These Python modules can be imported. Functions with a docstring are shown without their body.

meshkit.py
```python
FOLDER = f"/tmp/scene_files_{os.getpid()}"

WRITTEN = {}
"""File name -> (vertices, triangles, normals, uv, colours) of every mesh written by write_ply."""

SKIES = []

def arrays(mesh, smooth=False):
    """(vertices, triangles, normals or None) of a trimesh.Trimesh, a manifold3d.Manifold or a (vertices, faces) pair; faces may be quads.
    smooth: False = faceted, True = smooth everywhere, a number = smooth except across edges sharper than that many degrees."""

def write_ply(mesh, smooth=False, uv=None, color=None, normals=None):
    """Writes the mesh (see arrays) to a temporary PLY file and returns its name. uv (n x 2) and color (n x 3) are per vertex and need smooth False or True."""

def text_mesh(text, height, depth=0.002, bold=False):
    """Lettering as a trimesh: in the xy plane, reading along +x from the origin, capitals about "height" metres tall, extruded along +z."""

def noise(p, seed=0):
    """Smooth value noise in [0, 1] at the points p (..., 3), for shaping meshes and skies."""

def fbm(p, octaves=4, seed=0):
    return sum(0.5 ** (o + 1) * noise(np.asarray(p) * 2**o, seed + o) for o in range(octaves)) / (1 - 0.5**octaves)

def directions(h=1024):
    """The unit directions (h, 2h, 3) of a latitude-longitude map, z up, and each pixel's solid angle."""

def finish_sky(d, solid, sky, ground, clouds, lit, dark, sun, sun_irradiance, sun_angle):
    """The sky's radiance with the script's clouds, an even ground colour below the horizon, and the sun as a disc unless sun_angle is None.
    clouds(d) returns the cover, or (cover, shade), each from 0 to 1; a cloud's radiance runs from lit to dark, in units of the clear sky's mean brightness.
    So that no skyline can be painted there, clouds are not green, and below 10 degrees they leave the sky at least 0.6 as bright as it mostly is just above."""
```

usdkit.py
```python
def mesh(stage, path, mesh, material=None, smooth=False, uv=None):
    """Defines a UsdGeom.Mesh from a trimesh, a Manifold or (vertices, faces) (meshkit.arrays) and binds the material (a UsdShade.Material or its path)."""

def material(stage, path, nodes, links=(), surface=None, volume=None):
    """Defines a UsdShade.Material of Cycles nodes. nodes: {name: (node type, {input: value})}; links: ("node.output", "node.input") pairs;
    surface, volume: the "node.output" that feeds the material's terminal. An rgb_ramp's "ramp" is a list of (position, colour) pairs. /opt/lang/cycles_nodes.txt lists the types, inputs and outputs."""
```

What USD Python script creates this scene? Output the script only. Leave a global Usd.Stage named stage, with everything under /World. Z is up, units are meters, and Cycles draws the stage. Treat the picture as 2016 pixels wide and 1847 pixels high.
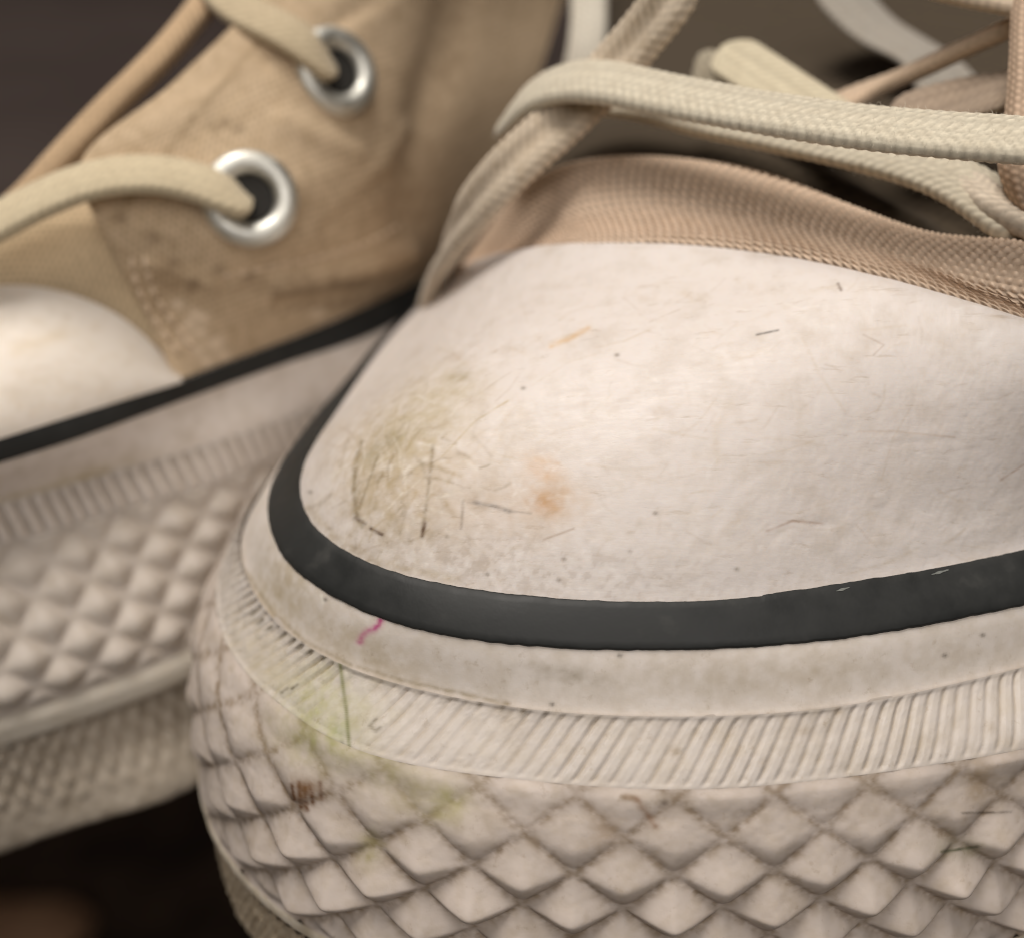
import math
import numpy as np
import usdkit, meshkit
from pxr import Usd, UsdGeom, UsdLux, UsdShade, Gf, Sdf, Vt
from scipy.interpolate import splprep, splev, PchipInterpolator, CubicSpline
from scipy.ndimage import map_coordinates, gaussian_filter1d, spline_filter, gaussian_filter

stage = Usd.Stage.CreateInMemory()
UsdGeom.SetStageUpAxis(stage, UsdGeom.Tokens.z)
UsdGeom.SetStageMetersPerUnit(stage, 1.0)
UsdGeom.Xform.Define(stage, '/World')
rng = np.random.default_rng(7)
U = 0.0008                    # metres per modelling unit (a unit is about a millimetre of shoe)

# ------------------------------------------------------------------ camera, lamp, added fill light, exposure
PITCH, FOV, ZC, ZS = 28.0, 45.0, 132.3, 57.0       # camera pitch, field of view, height; height of the black stripe
W, H = 2016.0, 1847.0                              # size of the sketch that positions were read from
FPX = W / 2 / math.tan(math.radians(FOV / 2))
CP, SP = math.cos(math.radians(PITCH)), math.sin(math.radians(PITCH))
cam = UsdGeom.Camera.Define(stage, '/World/camera')
cam.AddTranslateOp().Set(Gf.Vec3d(0, 0, ZC * U)); cam.AddRotateXOp().Set(90 - PITCH)
cam.CreateHorizontalApertureAttr(36.0); cam.CreateVerticalApertureAttr(36.0 * 937 / 1024)
cam.CreateFocalLengthAttr(18.0 / math.tan(math.radians(FOV / 2)))
cam.CreateClippingRangeAttr(Gf.Vec2f(0.005, 20))
cam.CreateFStopAttr(13.5); cam.CreateFocusDistanceAttr(129 * U)
cam.CreateExposureAttr(0.0)

def rect_light(name, pos, target, w, h, power, color):
    l = UsdLux.RectLight.Define(stage, '/World/' + name)
    m = Gf.Matrix4d().SetLookAt(Gf.Vec3d(*pos), Gf.Vec3d(*target), Gf.Vec3d(0.01, 1, 0.02)).GetInverse()
    l.AddTransformOp().Set(m)
    l.CreateWidthAttr(w); l.CreateHeightAttr(h); l.CreateIntensityAttr(power); l.CreateColorAttr(Gf.Vec3f(*color))
    l.CreateNormalizeAttr(False)
rect_light('ceiling_lamp', (-0.30, 0.05, 1.70), (0, 0.14, 0.05), 0.85, 0.85, 12.6, (1, 0.94, 0.875))
rect_light('room_fill', (0.10, -1.10, 0.95), (0, 0.14, 0.05), 1.3, 1.0, 2.6, (1, 0.94, 0.89))  # unseen fill light added behind the camera, in place of room bounce

# ------------------------------------------------------------------ geometry helpers
def ray(px):
    px = np.atleast_2d(np.asarray(px, float))
    x, y = (px[:, 0] - W / 2) / FPX, -(px[:, 1] - H / 2) / FPX
    return np.stack([x, CP + y * SP, -SP + y * CP], 1)
def on_level(px, z):                                # the point of a sight line at height z
    d = ray(px); return d / (-d[:, 2:]) * (ZC - z) + [0, 0, ZC]
def at(px):                                         # (x, y, distance) triples to points
    px = np.atleast_2d(np.asarray(px, float)); return ray(px) * px[:, 2:3] + [0, 0, ZC]
def where(p):                                       # back to the sketch, to place stains on vertices
    q = np.asarray(p) - [0, 0, ZC]
    D = q[:, 1] * CP - q[:, 2] * SP
    return np.stack([W / 2 + FPX * q[:, 0] / D, H / 2 - FPX * (q[:, 1] * SP + q[:, 2] * CP) / D], 1)
def depth(p): q = np.atleast_2d(p) - [0, 0, ZC]; return q[:, 1] * CP - q[:, 2] * SP
def curve(pts, n, s=0.0):
    pts = np.asarray(pts, float)
    if s == 0:
        d = np.r_[0, np.cumsum(np.linalg.norm(np.diff(pts, axis=0), axis=1))]
        q = PchipInterpolator(d, pts)(np.linspace(0, d[-1], 8 * n)); m_ = min(len(q) - 1, int(4 * n)); q = np.vstack([2 * q[0] - q[m_:0:-1], q, 2 * q[-1] - q[-2:-m_ - 2:-1]]); q = gaussian_filter1d(q, 8 * n / len(pts) * 0.22, axis=0)[m_:-m_]
        q[0], q[-1] = pts[0], pts[-1]
        d = np.r_[0, np.cumsum(np.linalg.norm(np.diff(q, axis=0), axis=1))]
        return np.stack([np.interp(np.linspace(0, d[-1], n), d, q[:, i]) for i in range(q.shape[1])], 1)
    tck, u = splprep(pts.T, s=s); return np.stack(splev(np.linspace(0, 1, n), tck), 1)
def unit(v): return v / (np.linalg.norm(v, axis=-1, keepdims=True) + 1e-12)
_perm = rng.integers(0, 2**31, 4096)
def vnoise(p):                                      # value noise, smooth
    p = np.asarray(p, float); i = np.floor(p).astype(int); f = p - i; f = f * f * (3 - 2 * f); out = 0
    for dx in (0, 1):
        for dy in (0, 1):
            for dz in (0, 1):
                h = _perm[(_perm[(_perm[(i[:, 0] + dx) & 4095] + i[:, 1] + dy) & 4095] + i[:, 2] + dz) & 4095] / 2**31
                out = out + h * np.where(dx, f[:, 0], 1 - f[:, 0]) * np.where(dy, f[:, 1], 1 - f[:, 1]) * np.where(dz, f[:, 2], 1 - f[:, 2])
    return out * 2 - 1
def fbm(p, o=4): return sum(vnoise(p * 2.03 ** k + 17.3 * k) * 0.55 ** k for k in range(o)) / 1.6
def lin(c): c = np.asarray(c, float) / 255; return np.where(c <= 0.04045, c / 12.92, ((c + 0.055) / 1.055) ** 2.4)
def sstep(a, b, x): t = np.clip((x - a) / (b - a), 0, 1); return t * t * (3 - 2 * t)

used = {}
def path_for(parent, name):
    base = str(parent.GetPath()) if parent else '/World'
    k = used.get((base, name), -1) + 1; used[(base, name)] = k
    return f'{base}/{name}' + (f'_{k:03d}' if k else '')
base_of = {}
def thing(name, label, cat, loc, group=None):
    p = path_for(None, name); x = UsdGeom.Xform.Define(stage, p); x.AddTranslateOp().Set(Gf.Vec3d(*(np.array(loc) * U)))
    o = x.GetPrim(); o.SetCustomDataByKey('label', label); o.SetCustomDataByKey('category', cat)
    if group: o.SetCustomDataByKey('group', group)
    base_of[p] = np.array(loc, float); return o
def obj(name, v, f, mat, parent=None, normals=None, tint=None, label=None, kind=None):
    p = path_for(parent, name)
    top = '/' .join(p.split('/')[:3]); b = base_of.get(top, np.zeros(3))
    m = UsdGeom.Mesh.Define(stage, p); v = np.asarray(v, float)
    m.CreatePointsAttr(Vt.Vec3fArray.FromNumpy(((v - b) * U).astype(np.float32)))
    f = np.asarray(f, np.int32); m.CreateFaceVertexCountsAttr(Vt.IntArray.FromNumpy(np.full(len(f), f.shape[1], np.int32)))
    m.CreateFaceVertexIndicesAttr(Vt.IntArray.FromNumpy(f.ravel())); m.CreateSubdivisionSchemeAttr('none')
    if normals is None: normals = vnormals(v, f)
    if normals is not False:
        m.CreateNormalsAttr(Vt.Vec3fArray.FromNumpy(normals.astype(np.float32))); m.SetNormalsInterpolation('vertex')
    if tint is not None:
        UsdGeom.PrimvarsAPI(m).CreatePrimvar('tint', Sdf.ValueTypeNames.Color3fArray, 'vertex').Set(Vt.Vec3fArray.FromNumpy(np.asarray(tint, np.float32)))
    UsdShade.MaterialBindingAPI.Apply(m.GetPrim()).Bind(mat)
    o = m.GetPrim()
    if label: o.SetCustomDataByKey('label', label)
    if kind: o.SetCustomDataByKey('kind', kind)
    return o
def vnormals(v, f):
    n = np.zeros_like(v)
    t = f if f.shape[1] == 3 else np.vstack([f[:, :3], f[:, [0, 2, 3]]])
    fn = np.cross(v[t[:, 1]] - v[t[:, 0]], v[t[:, 2]] - v[t[:, 0]])
    for k in range(3): np.add.at(n, t[:, k], fn)
    return unit(n)
def gridfaces(nu, nv, flip=False, wrap_v=False):
    i, j = np.meshgrid(np.arange(nu - 1), np.arange(nv if wrap_v else nv - 1), indexing='ij'); j2 = (j + 1) % nv
    f = np.stack([i * nv + j, (i + 1) * nv + j, (i + 1) * nv + j2, i * nv + j2], -1).reshape(-1, 4)
    return f[:, ::-1] if flip else f
def sheet_solid(G, thick):
    """A closed slab from a grid of points: front G, back shifted along the normal. Returns v, f and the front's count."""
    nu, nv = G.shape[:2]
    N = unit(np.cross(np.gradient(G, axis=0), np.gradient(G, axis=1)))
    c = np.array([0, 0, ZC]) - G
    if (N * c).sum() < 0: N = -N
    flip = (np.cross(G[1, 0] - G[0, 0], G[0, 1] - G[0, 0]) @ N[0, 0]) < 0
    back = G - N * thick
    f1 = gridfaces(nu, nv, flip); n = nu * nv; f2 = f1[:, ::-1] + n
    rim = np.r_[np.arange(nv) , np.arange(1, nu) * nv + nv - 1, (nu - 1) * nv + np.arange(nv - 2, -1, -1), np.arange(nu - 2, 0, -1) * nv]
    r2 = np.roll(rim, -1); fr = np.stack([rim, r2, r2 + n, rim + n], 1)
    if not flip: fr = fr[:, ::-1]
    return np.vstack([G.reshape(-1, 3), back.reshape(-1, 3)]), np.vstack([f1, f2, fr]), n, N

# ------------------------------------------------------------------ materials
def mat(name, nodes, links, surface='p.BSDF'):
    return usdkit.material(stage, '/World/Looks/' + name, nodes, links, surface=surface)
def rubber(name, rough, bump_s, fine, streaks=False):
    return mat(name, {
        'ma': ('mapping', {'rotation': (0.0, 0.0, 0.5), 'scale': (0.22, 1.6, 1.6) if streaks else (1, 1, 1)}),
        't': ('attribute', {'attribute': 'tint'}), 'c': ('texture_coordinate', {}),
        'n1': ('noise_texture', {'scale': 260.0, 'detail': 5.0, 'roughness': 0.62}),
        'n2': ('noise_texture', {'scale': 2600.0, 'detail': 3.0, 'roughness': 0.6}),
        'n3': ('noise_texture', {'scale': 900.0, 'detail': 4.0, 'roughness': 0.7}),
        'r1': ('rgb_ramp', {'ramp': [(0.30, (0.86, 0.835, 0.79)), (0.5, (1, 0.995, 0.985)), (0.72, (1.0, 1.0, 1.0))]}),
        'm': ('mix_color', {'blend_type': 'multiply', 'fac': 0.75}),
        'r2': ('rgb_ramp', {'ramp': [(0.28, (0.80, 0.76, 0.70)), (0.40, (1, 1, 1)), (1, (1, 1, 1))]}),
        'm2': ('mix_color', {'blend_type': 'multiply', 'fac': 0.7}),
        'rr': ('map_range', {'from_min': 0.3, 'from_max': 0.7, 'to_min': rough - 0.13, 'to_max': rough + 0.16}),
        'ad': ('math', {'math_type': 'multiply_add', 'value2': fine}),
        'b': ('bump', {'strength': bump_s, 'distance': 0.00012}),
        'p': ('principled_bsdf', {'specular_ior_level': 0.42, 'subsurface_weight': 0.12, 'subsurface_scale': 0.0012, 'subsurface_radius': (1.0, 0.75, 0.55)})},
        [('c.object', 'n1.vector'), ('c.object', 'n2.vector'), ('c.object', 'ma.vector'), ('ma.vector', 'n3.vector'), ('n1.fac', 'r1.fac'), ('t.color', 'm.a'), ('r1.color', 'm.b'),
         ('n3.fac', 'r2.fac'), ('m.result', 'm2.a'), ('r2.color', 'm2.b'), ('m2.result', 'p.base_color'),
         ('n3.fac', 'rr.value'), ('rr.result', 'p.roughness'), ('n2.fac', 'ad.value1'), ('n3.fac', 'ad.value3'), ('ad.value', 'b.height'), ('b.normal', 'p.normal')])
M_cap = rubber('worn_white_rubber', 0.50, 0.22, 0.35, True)
M_rub = rubber('moulded_white_rubber', 0.58, 0.17, 0.5)
M_black = mat('black_rubber', {
    'c': ('texture_coordinate', {}), 'n': ('noise_texture', {'scale': 2400.0, 'detail': 3.0}), 'n1': ('noise_texture', {'scale': 300.0, 'detail': 4.0}),
    'r': ('rgb_ramp', {'ramp': [(0.3, (0.017, 0.018, 0.0175)), (0.62, (0.026, 0.027, 0.026)), (0.75, (0.045, 0.045, 0.042))]}),
    'rr': ('map_range', {'from_min': 0.3, 'from_max': 0.7, 'to_min': 0.45, 'to_max': 0.62}),
    'b': ('bump', {'strength': 0.12, 'distance': 0.0001}), 'p': ('principled_bsdf', {'specular_ior_level': 0.32})},
    [('c.object', 'n.vector'), ('c.object', 'n1.vector'), ('n1.fac', 'r.fac'), ('r.color', 'p.base_color'), ('n1.fac', 'rr.value'), ('rr.result', 'p.roughness'), ('n.fac', 'b.height'), ('b.normal', 'p.normal')])
def cloth(name, rough=0.9, sheen=0.15, scale=1400.0):
    return mat(name, {
        't': ('attribute', {'attribute': 'tint'}), 'c': ('texture_coordinate', {}),
        'n': ('noise_texture', {'scale': scale, 'detail': 4.0, 'roughness': 0.65}),
        'r': ('rgb_ramp', {'ramp': [(0.3, (0.84, 0.82, 0.80)), (0.7, (1.06, 1.05, 1.04))]}),
        'm': ('mix_color', {'blend_type': 'multiply', 'fac': 1.0, 'use_clamp': False}),
        'b': ('bump', {'strength': 0.35, 'distance': 0.00012}),
        'p': ('principled_bsdf', {'roughness': rough, 'specular_ior_level': 0.2, 'sheen_weight': sheen, 'sheen_roughness': 0.5})},
        [('c.object', 'n.vector'), ('n.fac', 'r.fac'), ('t.color', 'm.a'), ('r.color', 'm.b'), ('m.result', 'p.base_color'), ('n.fac', 'b.height'), ('b.normal', 'p.normal')])
M_canvas, M_lace = cloth('canvas_cloth', 0.95, 0.04), cloth('lace_cotton', 0.92, 0.2, 1800.0)
M_fuzz = mat('cotton_fuzz', {'p': ('principled_bsdf', {'base_color': (0.68, 0.62, 0.52), 'roughness': 0.9})}, [])
M_metal = mat('eyelet_metal', {'c': ('texture_coordinate', {}), 'n': ('noise_texture', {'scale': 900.0, 'detail': 3.0}),
    'rr': ('map_range', {'from_min': 0.3, 'from_max': 0.7, 'to_min': 0.42, 'to_max': 0.64}),
    'p': ('principled_bsdf', {'base_color': (0.70, 0.69, 0.63), 'metallic': 1.0})}, [('c.object', 'n.vector'), ('n.fac', 'rr.value'), ('rr.result', 'p.roughness')])
M_dark = mat('eyelet_shade', {'p': ('principled_bsdf', {'base_color': (0.02, 0.018, 0.015), 'roughness': 0.9})}, [])  # painted shade for the inside of the eyelets
def mottled(name, a, b, scale, rough=0.85):
    return mat(name, {'c': ('texture_coordinate', {}), 'n': ('noise_texture', {'scale': scale, 'detail': 4.0, 'roughness': 0.55}),
        'r': ('rgb_ramp', {'ramp': [(0.35, a), (0.68, b)]}), 'bp': ('bump', {'strength': 0.3, 'distance': 0.001}),
        'p': ('principled_bsdf', {'roughness': rough, 'specular_ior_level': 0.2})},
        [('c.object', 'n.vector'), ('n.fac', 'r.fac'), ('r.color', 'p.base_color'), ('n.fac', 'bp.height'), ('bp.normal', 'p.normal')])
M_wall = mottled('dark_backdrop', (0.20, 0.160, 0.146), (0.28, 0.235, 0.215), 9.0)
M_floor = mottled('dark_floor_cloth', (0.022, 0.014, 0.010), (0.075, 0.046, 0.030), 14.0)
M_wood = mottled('brown_wood', (0.20, 0.105, 0.058), (0.32, 0.185, 0.105), 30.0, 0.6)
M_shelf = mottled('dark_shelf', (0.033, 0.023, 0.020), (0.050, 0.037, 0.032), 9.0)

# ------------------------------------------------------------------ the wall of a rubber toe, lofted round its outline
class Loft:
    """outline: stripe edge at level ZS; keys: list of (t, level above ZS, offset or sketch curve). Surface S(s, t): s runs along the outline, t down the wall."""
    def __init__(self, outline_px, keys, extra_start=(), extra_end=(), smooth=2.0, n=900):
        o = on_level(curve(outline_px, 300), ZS)[:, :2]
        o = np.vstack([np.reshape(extra_start, (-1, 2)), o, np.reshape(extra_end, (-1, 2))])
        o = curve(o, n); o = gaussian_filter1d(o, 9, axis=0, mode='nearest')
        T = unit(np.gradient(o, axis=0)); N = np.stack([T[:, 1], -T[:, 0]], 1)
        N = unit(gaussian_filter1d(N, 12, axis=0, mode='nearest')); T = np.stack([-N[:, 1], N[:, 0]], 1)
        s = np.r_[0, np.cumsum(np.linalg.norm(np.diff(o + 8 * N, axis=0), axis=1))]
        ts, zs, offs = [], [], []
        for t, z, what in keys:
            if np.isscalar(what): off = np.full(n, float(what))
            else:
                c = on_level(curve(what, 400), ZS + z)[:, :2]
                r = c[None] - o[:, None]; a = (r * T[:, None]).sum(2); b = (r * N[:, None]).sum(2)
                a = np.where(np.abs(b) > 25, 99, np.abs(a)); j = a.argmin(1); ok = a[np.arange(n), j] < 0.5
                x = np.where(ok)[0]; y = b[np.arange(n), j][x]
                off = np.interp(np.arange(n), x, gaussian_filter1d(y, 14, mode='nearest')); off = gaussian_filter1d(off, 10, mode='nearest')
                print('key', t, 'offset', np.round(np.percentile(off, [0, 25, 50, 75, 100]), 1), len(x))
            ts.append(t); zs.append(np.full(n, z)); offs.append(off)
        self.t0, self.t1 = ts[0], ts[-1]; self.nt = 500; tt = np.linspace(ts[0], ts[-1], self.nt)
        off, z = PchipInterpolator(ts, np.array(offs))(tt), PchipInterpolator(ts, np.array(zs))(tt)
        off = gaussian_filter1d(off, 2, axis=0, mode='nearest')
        self.L = s[-1]; m = 900; si = np.linspace(0, self.L, m)
        X = o[:, 0] + off * N[:, 0]; Y = o[:, 1] + off * N[:, 1]
        G = np.stack([np.stack([np.interp(si, s, a[k]) for k in range(self.nt)], 0) for a in (X, Y, z + ZS)], -1)   # (t, s, 3)
        self.m = m; self.C = [spline_filter(G[..., k], order=3) for k in range(3)]
    def S(self, s, t):
        c = np.stack([(np.asarray(t) - self.t0) / (self.t1 - self.t0) * (self.nt - 1), np.asarray(s) / self.L * (self.m - 1)])
        return np.stack([map_coordinates(k, c, order=3, prefilter=False, mode='nearest') for k in self.C], -1)
    def N(self, s, t, e=0.15):
        a, b = self.S(s + e, t) - self.S(s - e, t), self.S(s, t + e) - self.S(s, t - e)
        return unit(np.cross(b, a)) * getattr(self, 'side', 1.0)
    def P(self, s, t, h):
        hh = h(s, t) if callable(h) else h
        return self.S(s, t) + self.N(s, t) * np.asarray(hh)[..., None]
    def PN(self, s, t, h, e=0.06):
        p = self.P(s, t, h)
        a, b = self.P(s + e, t, h) - self.P(s - e, t, h), self.P(s, t + e, h) - self.P(s, t - e, h)
        return p, unit(np.cross(b, a)) * getattr(self, 'side', 1.0)
    def find(self, px, t):
        s = np.linspace(0, self.L, 1500); q = where(self.S(s, np.full_like(s, t))); return s[np.linalg.norm(q - px, axis=1).argmin()]
def patch(loft, s, t, h):
    """s, t: 2-D parameter grids. Returns v, f, normals."""
    p, n = loft.PN(s, t, h); v = p.reshape(-1, 3); nn = n.reshape(-1, 3)
    f = gridfaces(*s.shape)
    k = np.linalg.norm(np.cross(v[f[:, 2]] - v[f[:, 0]], v[f[:, 3]] - v[f[:, 1]]), axis=1).argmax()
    fn = np.cross(v[f[k, 2]] - v[f[k, 0]], v[f[k, 3]] - v[f[k, 1]])
    if fn @ nn[f[k, 0]] < 0: f = f[:, ::-1]
    return v, f, nn
def strip(loft, sa, sb, ta, tb, h, ds, nt):
    s, t = np.meshgrid(np.linspace(sa, sb, max(2, int((sb - sa) / ds))), np.linspace(ta, tb, nt), indexing='ij'); return patch(loft, s, t, h)

# ------------------------------------------------------------------ stains: marks with a shape of their own, laid on the vertices
def seg_dist(q, pts):
    d = np.full(len(q), 1e9); pts = np.asarray(pts, float)
    for a, b in zip(pts[:-1], pts[1:]):
        ab = b - a; k = np.clip(((q - a) @ ab) / (ab @ ab + 1e-9), 0, 1); d = np.minimum(d, np.linalg.norm(q - a - k[:, None] * ab, axis=1))
    return d
def blob(q, c, rx, ry, ang=0):
    a = math.radians(ang); r = q - c; x, y = r[:, 0] * math.cos(a) + r[:, 1] * math.sin(a), -r[:, 0] * math.sin(a) + r[:, 1] * math.cos(a)
    return np.exp(-((x / rx) ** 2 + (y / ry) ** 2))
class Stain:
    def __init__(self, v, base):
        self.v = v; self.q = where(v); self.c = np.tile(np.asarray(base, float), (len(v), 1)); self.rough = 0.5 + 0.5 * fbm(v * 0.9, 5); self.fine = 0.5 + 0.5 * fbm(v * 1.6 + 40, 3)
    def mixin(self, w, col):
        w = np.clip(w, 0, 1)[:, None]; self.c = self.c * (1 - w) + lin(col) * w
    def blob(self, c, rx, ry, ang, col, a, ragged=0.8):
        b = blob(self.q, np.array(c, float), rx, ry, ang); self.mixin(a * b * np.clip(1 - ragged + ragged * 2 * self.rough, 0, 1.7), col)
    def line(self, pts, w, col, a, ragged=0.7):
        d = seg_dist(self.q, pts); self.mixin(a * np.exp(-(d / w) ** 2) * np.clip(1 - ragged + ragged * 2.0 * self.fine, 0, 1.5), col)
WHITE = lin((221, 212, 206))

exec_order = []
# ------------------------------------------------------------------ setting
def quad(name, pts, m, **k):
    o = obj(name, np.array(pts, float) / U, np.array([[0, 1, 2, 3]]), m, normals=False, kind='structure', **k); return o
o = quad('floor', [(-2, -1, -0.60), (2, -1, -0.60), (2, 2.0, -0.60), (-2, 2.0, -0.60)], M_floor); o.SetCustomDataByKey('label', 'dark floor far below the shoes'); o.SetCustomDataByKey('category', 'floor')
o = quad('wall', [(-2, 1.05, -0.60), (2, 1.05, -0.60), (2, 1.05, 1.6), (-2, 1.05, 1.6)], M_wall); o.SetCustomDataByKey('label', 'dark brown wall behind the two shoes'); o.SetCustomDataByKey('category', 'wall')

GROUP = 'pair of canvas sneakers'
front = thing('sneaker', 'nearest sneaker with scuffed white toe cap, black stripe and pink mark', 'sneaker', (20, 130, 0), GROUP)
rear = thing('sneaker', 'blurred tan sneaker behind with two silver eyelets in its dirty canvas', 'sneaker', (-50, 190, 0), GROUP)

# ------------------------------------------------------------------ front sneaker: rubber toe
so = [(835, 598), (765, 658), (718, 711), (677, 762), (630, 815), (590, 866), (553, 920), (531, 965), (525, 1005), (530, 1040), (545, 1080), (575, 1120), (620, 1155), (680, 1190), (750, 1220), (830, 1243), (930, 1262), (1050, 1274), (1200, 1281), (1350, 1282), (1500, 1275), (1650, 1260), (1800, 1237), (1930, 1211), (2016, 1193), (2150, 1155), (2300, 1098), (2420, 1030)]
si = [(734, 711), (704, 762), (670, 813), (632, 865), (608, 916), (598, 957), (600, 990), (615, 1020), (640, 1050), (690, 1085), (745, 1110), (820, 1132), (900, 1148), (1000, 1163), (1100, 1173), (1200, 1179), (1300, 1180), (1400, 1177), (1500, 1168), (1620, 1150), (1750, 1128), (1880, 1105), (2016, 1075), (2150, 1037)]
fo = [(505, 985), (480, 1020), (476, 1060), (482, 1110), (500, 1150), (540, 1210), (600, 1265), (680, 1310), (800, 1345), (930, 1375), (1050, 1395), (1200, 1408), (1400, 1408), (1500, 1405), (1664, 1388), (1837, 1353), (2016, 1310)]
ho = [(480, 1315), (545, 1372), (615, 1427), (699, 1484), (790, 1500), (878, 1512), (1030, 1533), (1192, 1548), (1320, 1555), (1514, 1543), (1707, 1521), (1837, 1502), (2016, 1474)]
T_SI, T_SO, T_FO, T_HO, T_LIP = 0.0, 5.6, 12.2, 19.6, 49.5
FL = Loft(so, [(T_SI, 3.9, si), (T_SO, 0, 0.0), (T_FO, -6, fo), (T_HO, -11, ho), (25, -15.4, 10.3), (32, -22.0, 11.6), (40, -29.5, 12.0), (46.5, -35.2, 12.0), (T_LIP, -37.7, 12.1), (51.2, -39.0, 11.6), (53, -40.6, 11.2), (62, -49.5, 11.2), (66, -54.0, 9.0), (70, -56.5, 4.0)], extra_end=[(96, 160), (104, 185)])
c0 = FL.S(np.array([FL.L * 0.4]), np.array([20.0]))[0]; FL.side = 1.0 if FL.N(np.array([FL.L * 0.4]), np.array([20.0]))[0] @ (np.array([0, 0, ZC]) - c0) > 0 else -1.0
S0, S1 = 1.0, FL.L - 1.0
print('outline', FL.L)
s_seam = FL.find((682, 1400), 16.0); print('seam s', s_seam)

def wobble(s, t, a=0.12, k=0.16): p = np.stack([np.ravel(s) * k, np.ravel(t) * k, np.zeros(np.size(s))], 1); return (a * fbm(p, 3)).reshape(np.shape(s))
# foxing band
fv, ff, fn = strip(FL, S0, S1, T_SI - 0.0, T_FO + 0.6, lambda s, t: wobble(s, t, 0.08) - 0.0, 0.28, 66)
st = Stain(fv, lin((224, 214, 205)))
st.mixin(np.clip(0.10 + 0.65 * (st.rough - 0.45), 0, 0.5), (190, 176, 155))
st.blob((1105, 1325), 70, 16, 8, (140, 128, 108), 0.45); st.blob((700, 1270), 170, 40, 25, (188, 172, 146), 0.5); st.blob((1550, 1330), 240, 30, -5, (186, 172, 152), 0.4); st.blob((560, 1160), 60, 80, 40, (190, 174, 146), 0.5)
st.line([(749, 1221), (747, 1230), (735, 1238), (722, 1243), (713, 1252), (709, 1262)], 7, (188, 86, 136), 0.85, 0.75); st.line([(747, 1221), (746, 1231)], 4, (170, 50, 105), 0.5, 0.4)
st.line([(480, 1120), (540, 1208), (600, 1262), (690, 1308), (800, 1341), (1000, 1385)], 5, (150, 134, 104), 0.5, 0.9)
for c in [(1087, 1386), (1220, 1290), (1935, 1250), (640, 1180), (1860, 1290)]: st.blob(c, 5, 4, 20, (90, 80, 70), 0.8, 0.2)
st.line([(632, 1172), (636, 1186)], 3, (235, 228, 215), 0.6)
obj('foxing_band', fv, ff, M_rub, front, fn, st.c)
# black stripe, a strip laid on the band, with slightly frayed edges and rounded shoulders
ss = np.arange(S0, S1, 0.22); prof = np.array([(0, -0.25), (0.02, 0.18), (0.07, 0.40), (0.2, 0.46), (0.5, 0.48), (0.8, 0.46), (0.93, 0.40), (0.98, 0.18), (1, -0.25)])
ea = 0.10 * fbm(np.stack([ss * 0.9, ss * 0, ss * 0], 1), 3) + 0.10; eb = 0.10 * fbm(np.stack([ss * 0.9, ss * 0 + 9, ss * 0], 1), 3)
sx = FL.find((1500, 1168), T_SI); ea = ea - 0.16 * sstep(sx - 0.4, sx, ss) * (1 - sstep(sx + 10, sx + 22, ss))
s2 = np.repeat(ss[:, None], len(prof), 1); t2 = (T_SI + ea)[:, None] + (T_SO - T_SI + eb - ea)[:, None] * prof[None, :, 0]
P2 = FL.S(s2, t2) + FL.N(s2, t2) * prof[None, :, 1, None]
v, f = P2.reshape(-1, 3), gridfaces(len(ss), len(prof)); nn = vnormals(v, f)
if (nn[4] @ (FL.N(s2[:1, 4], t2[:1, 4])[0])) < 0: f = f[:, ::-1]; nn = -nn
obj('black_stripe', v, f, M_black, front, nn)
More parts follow.
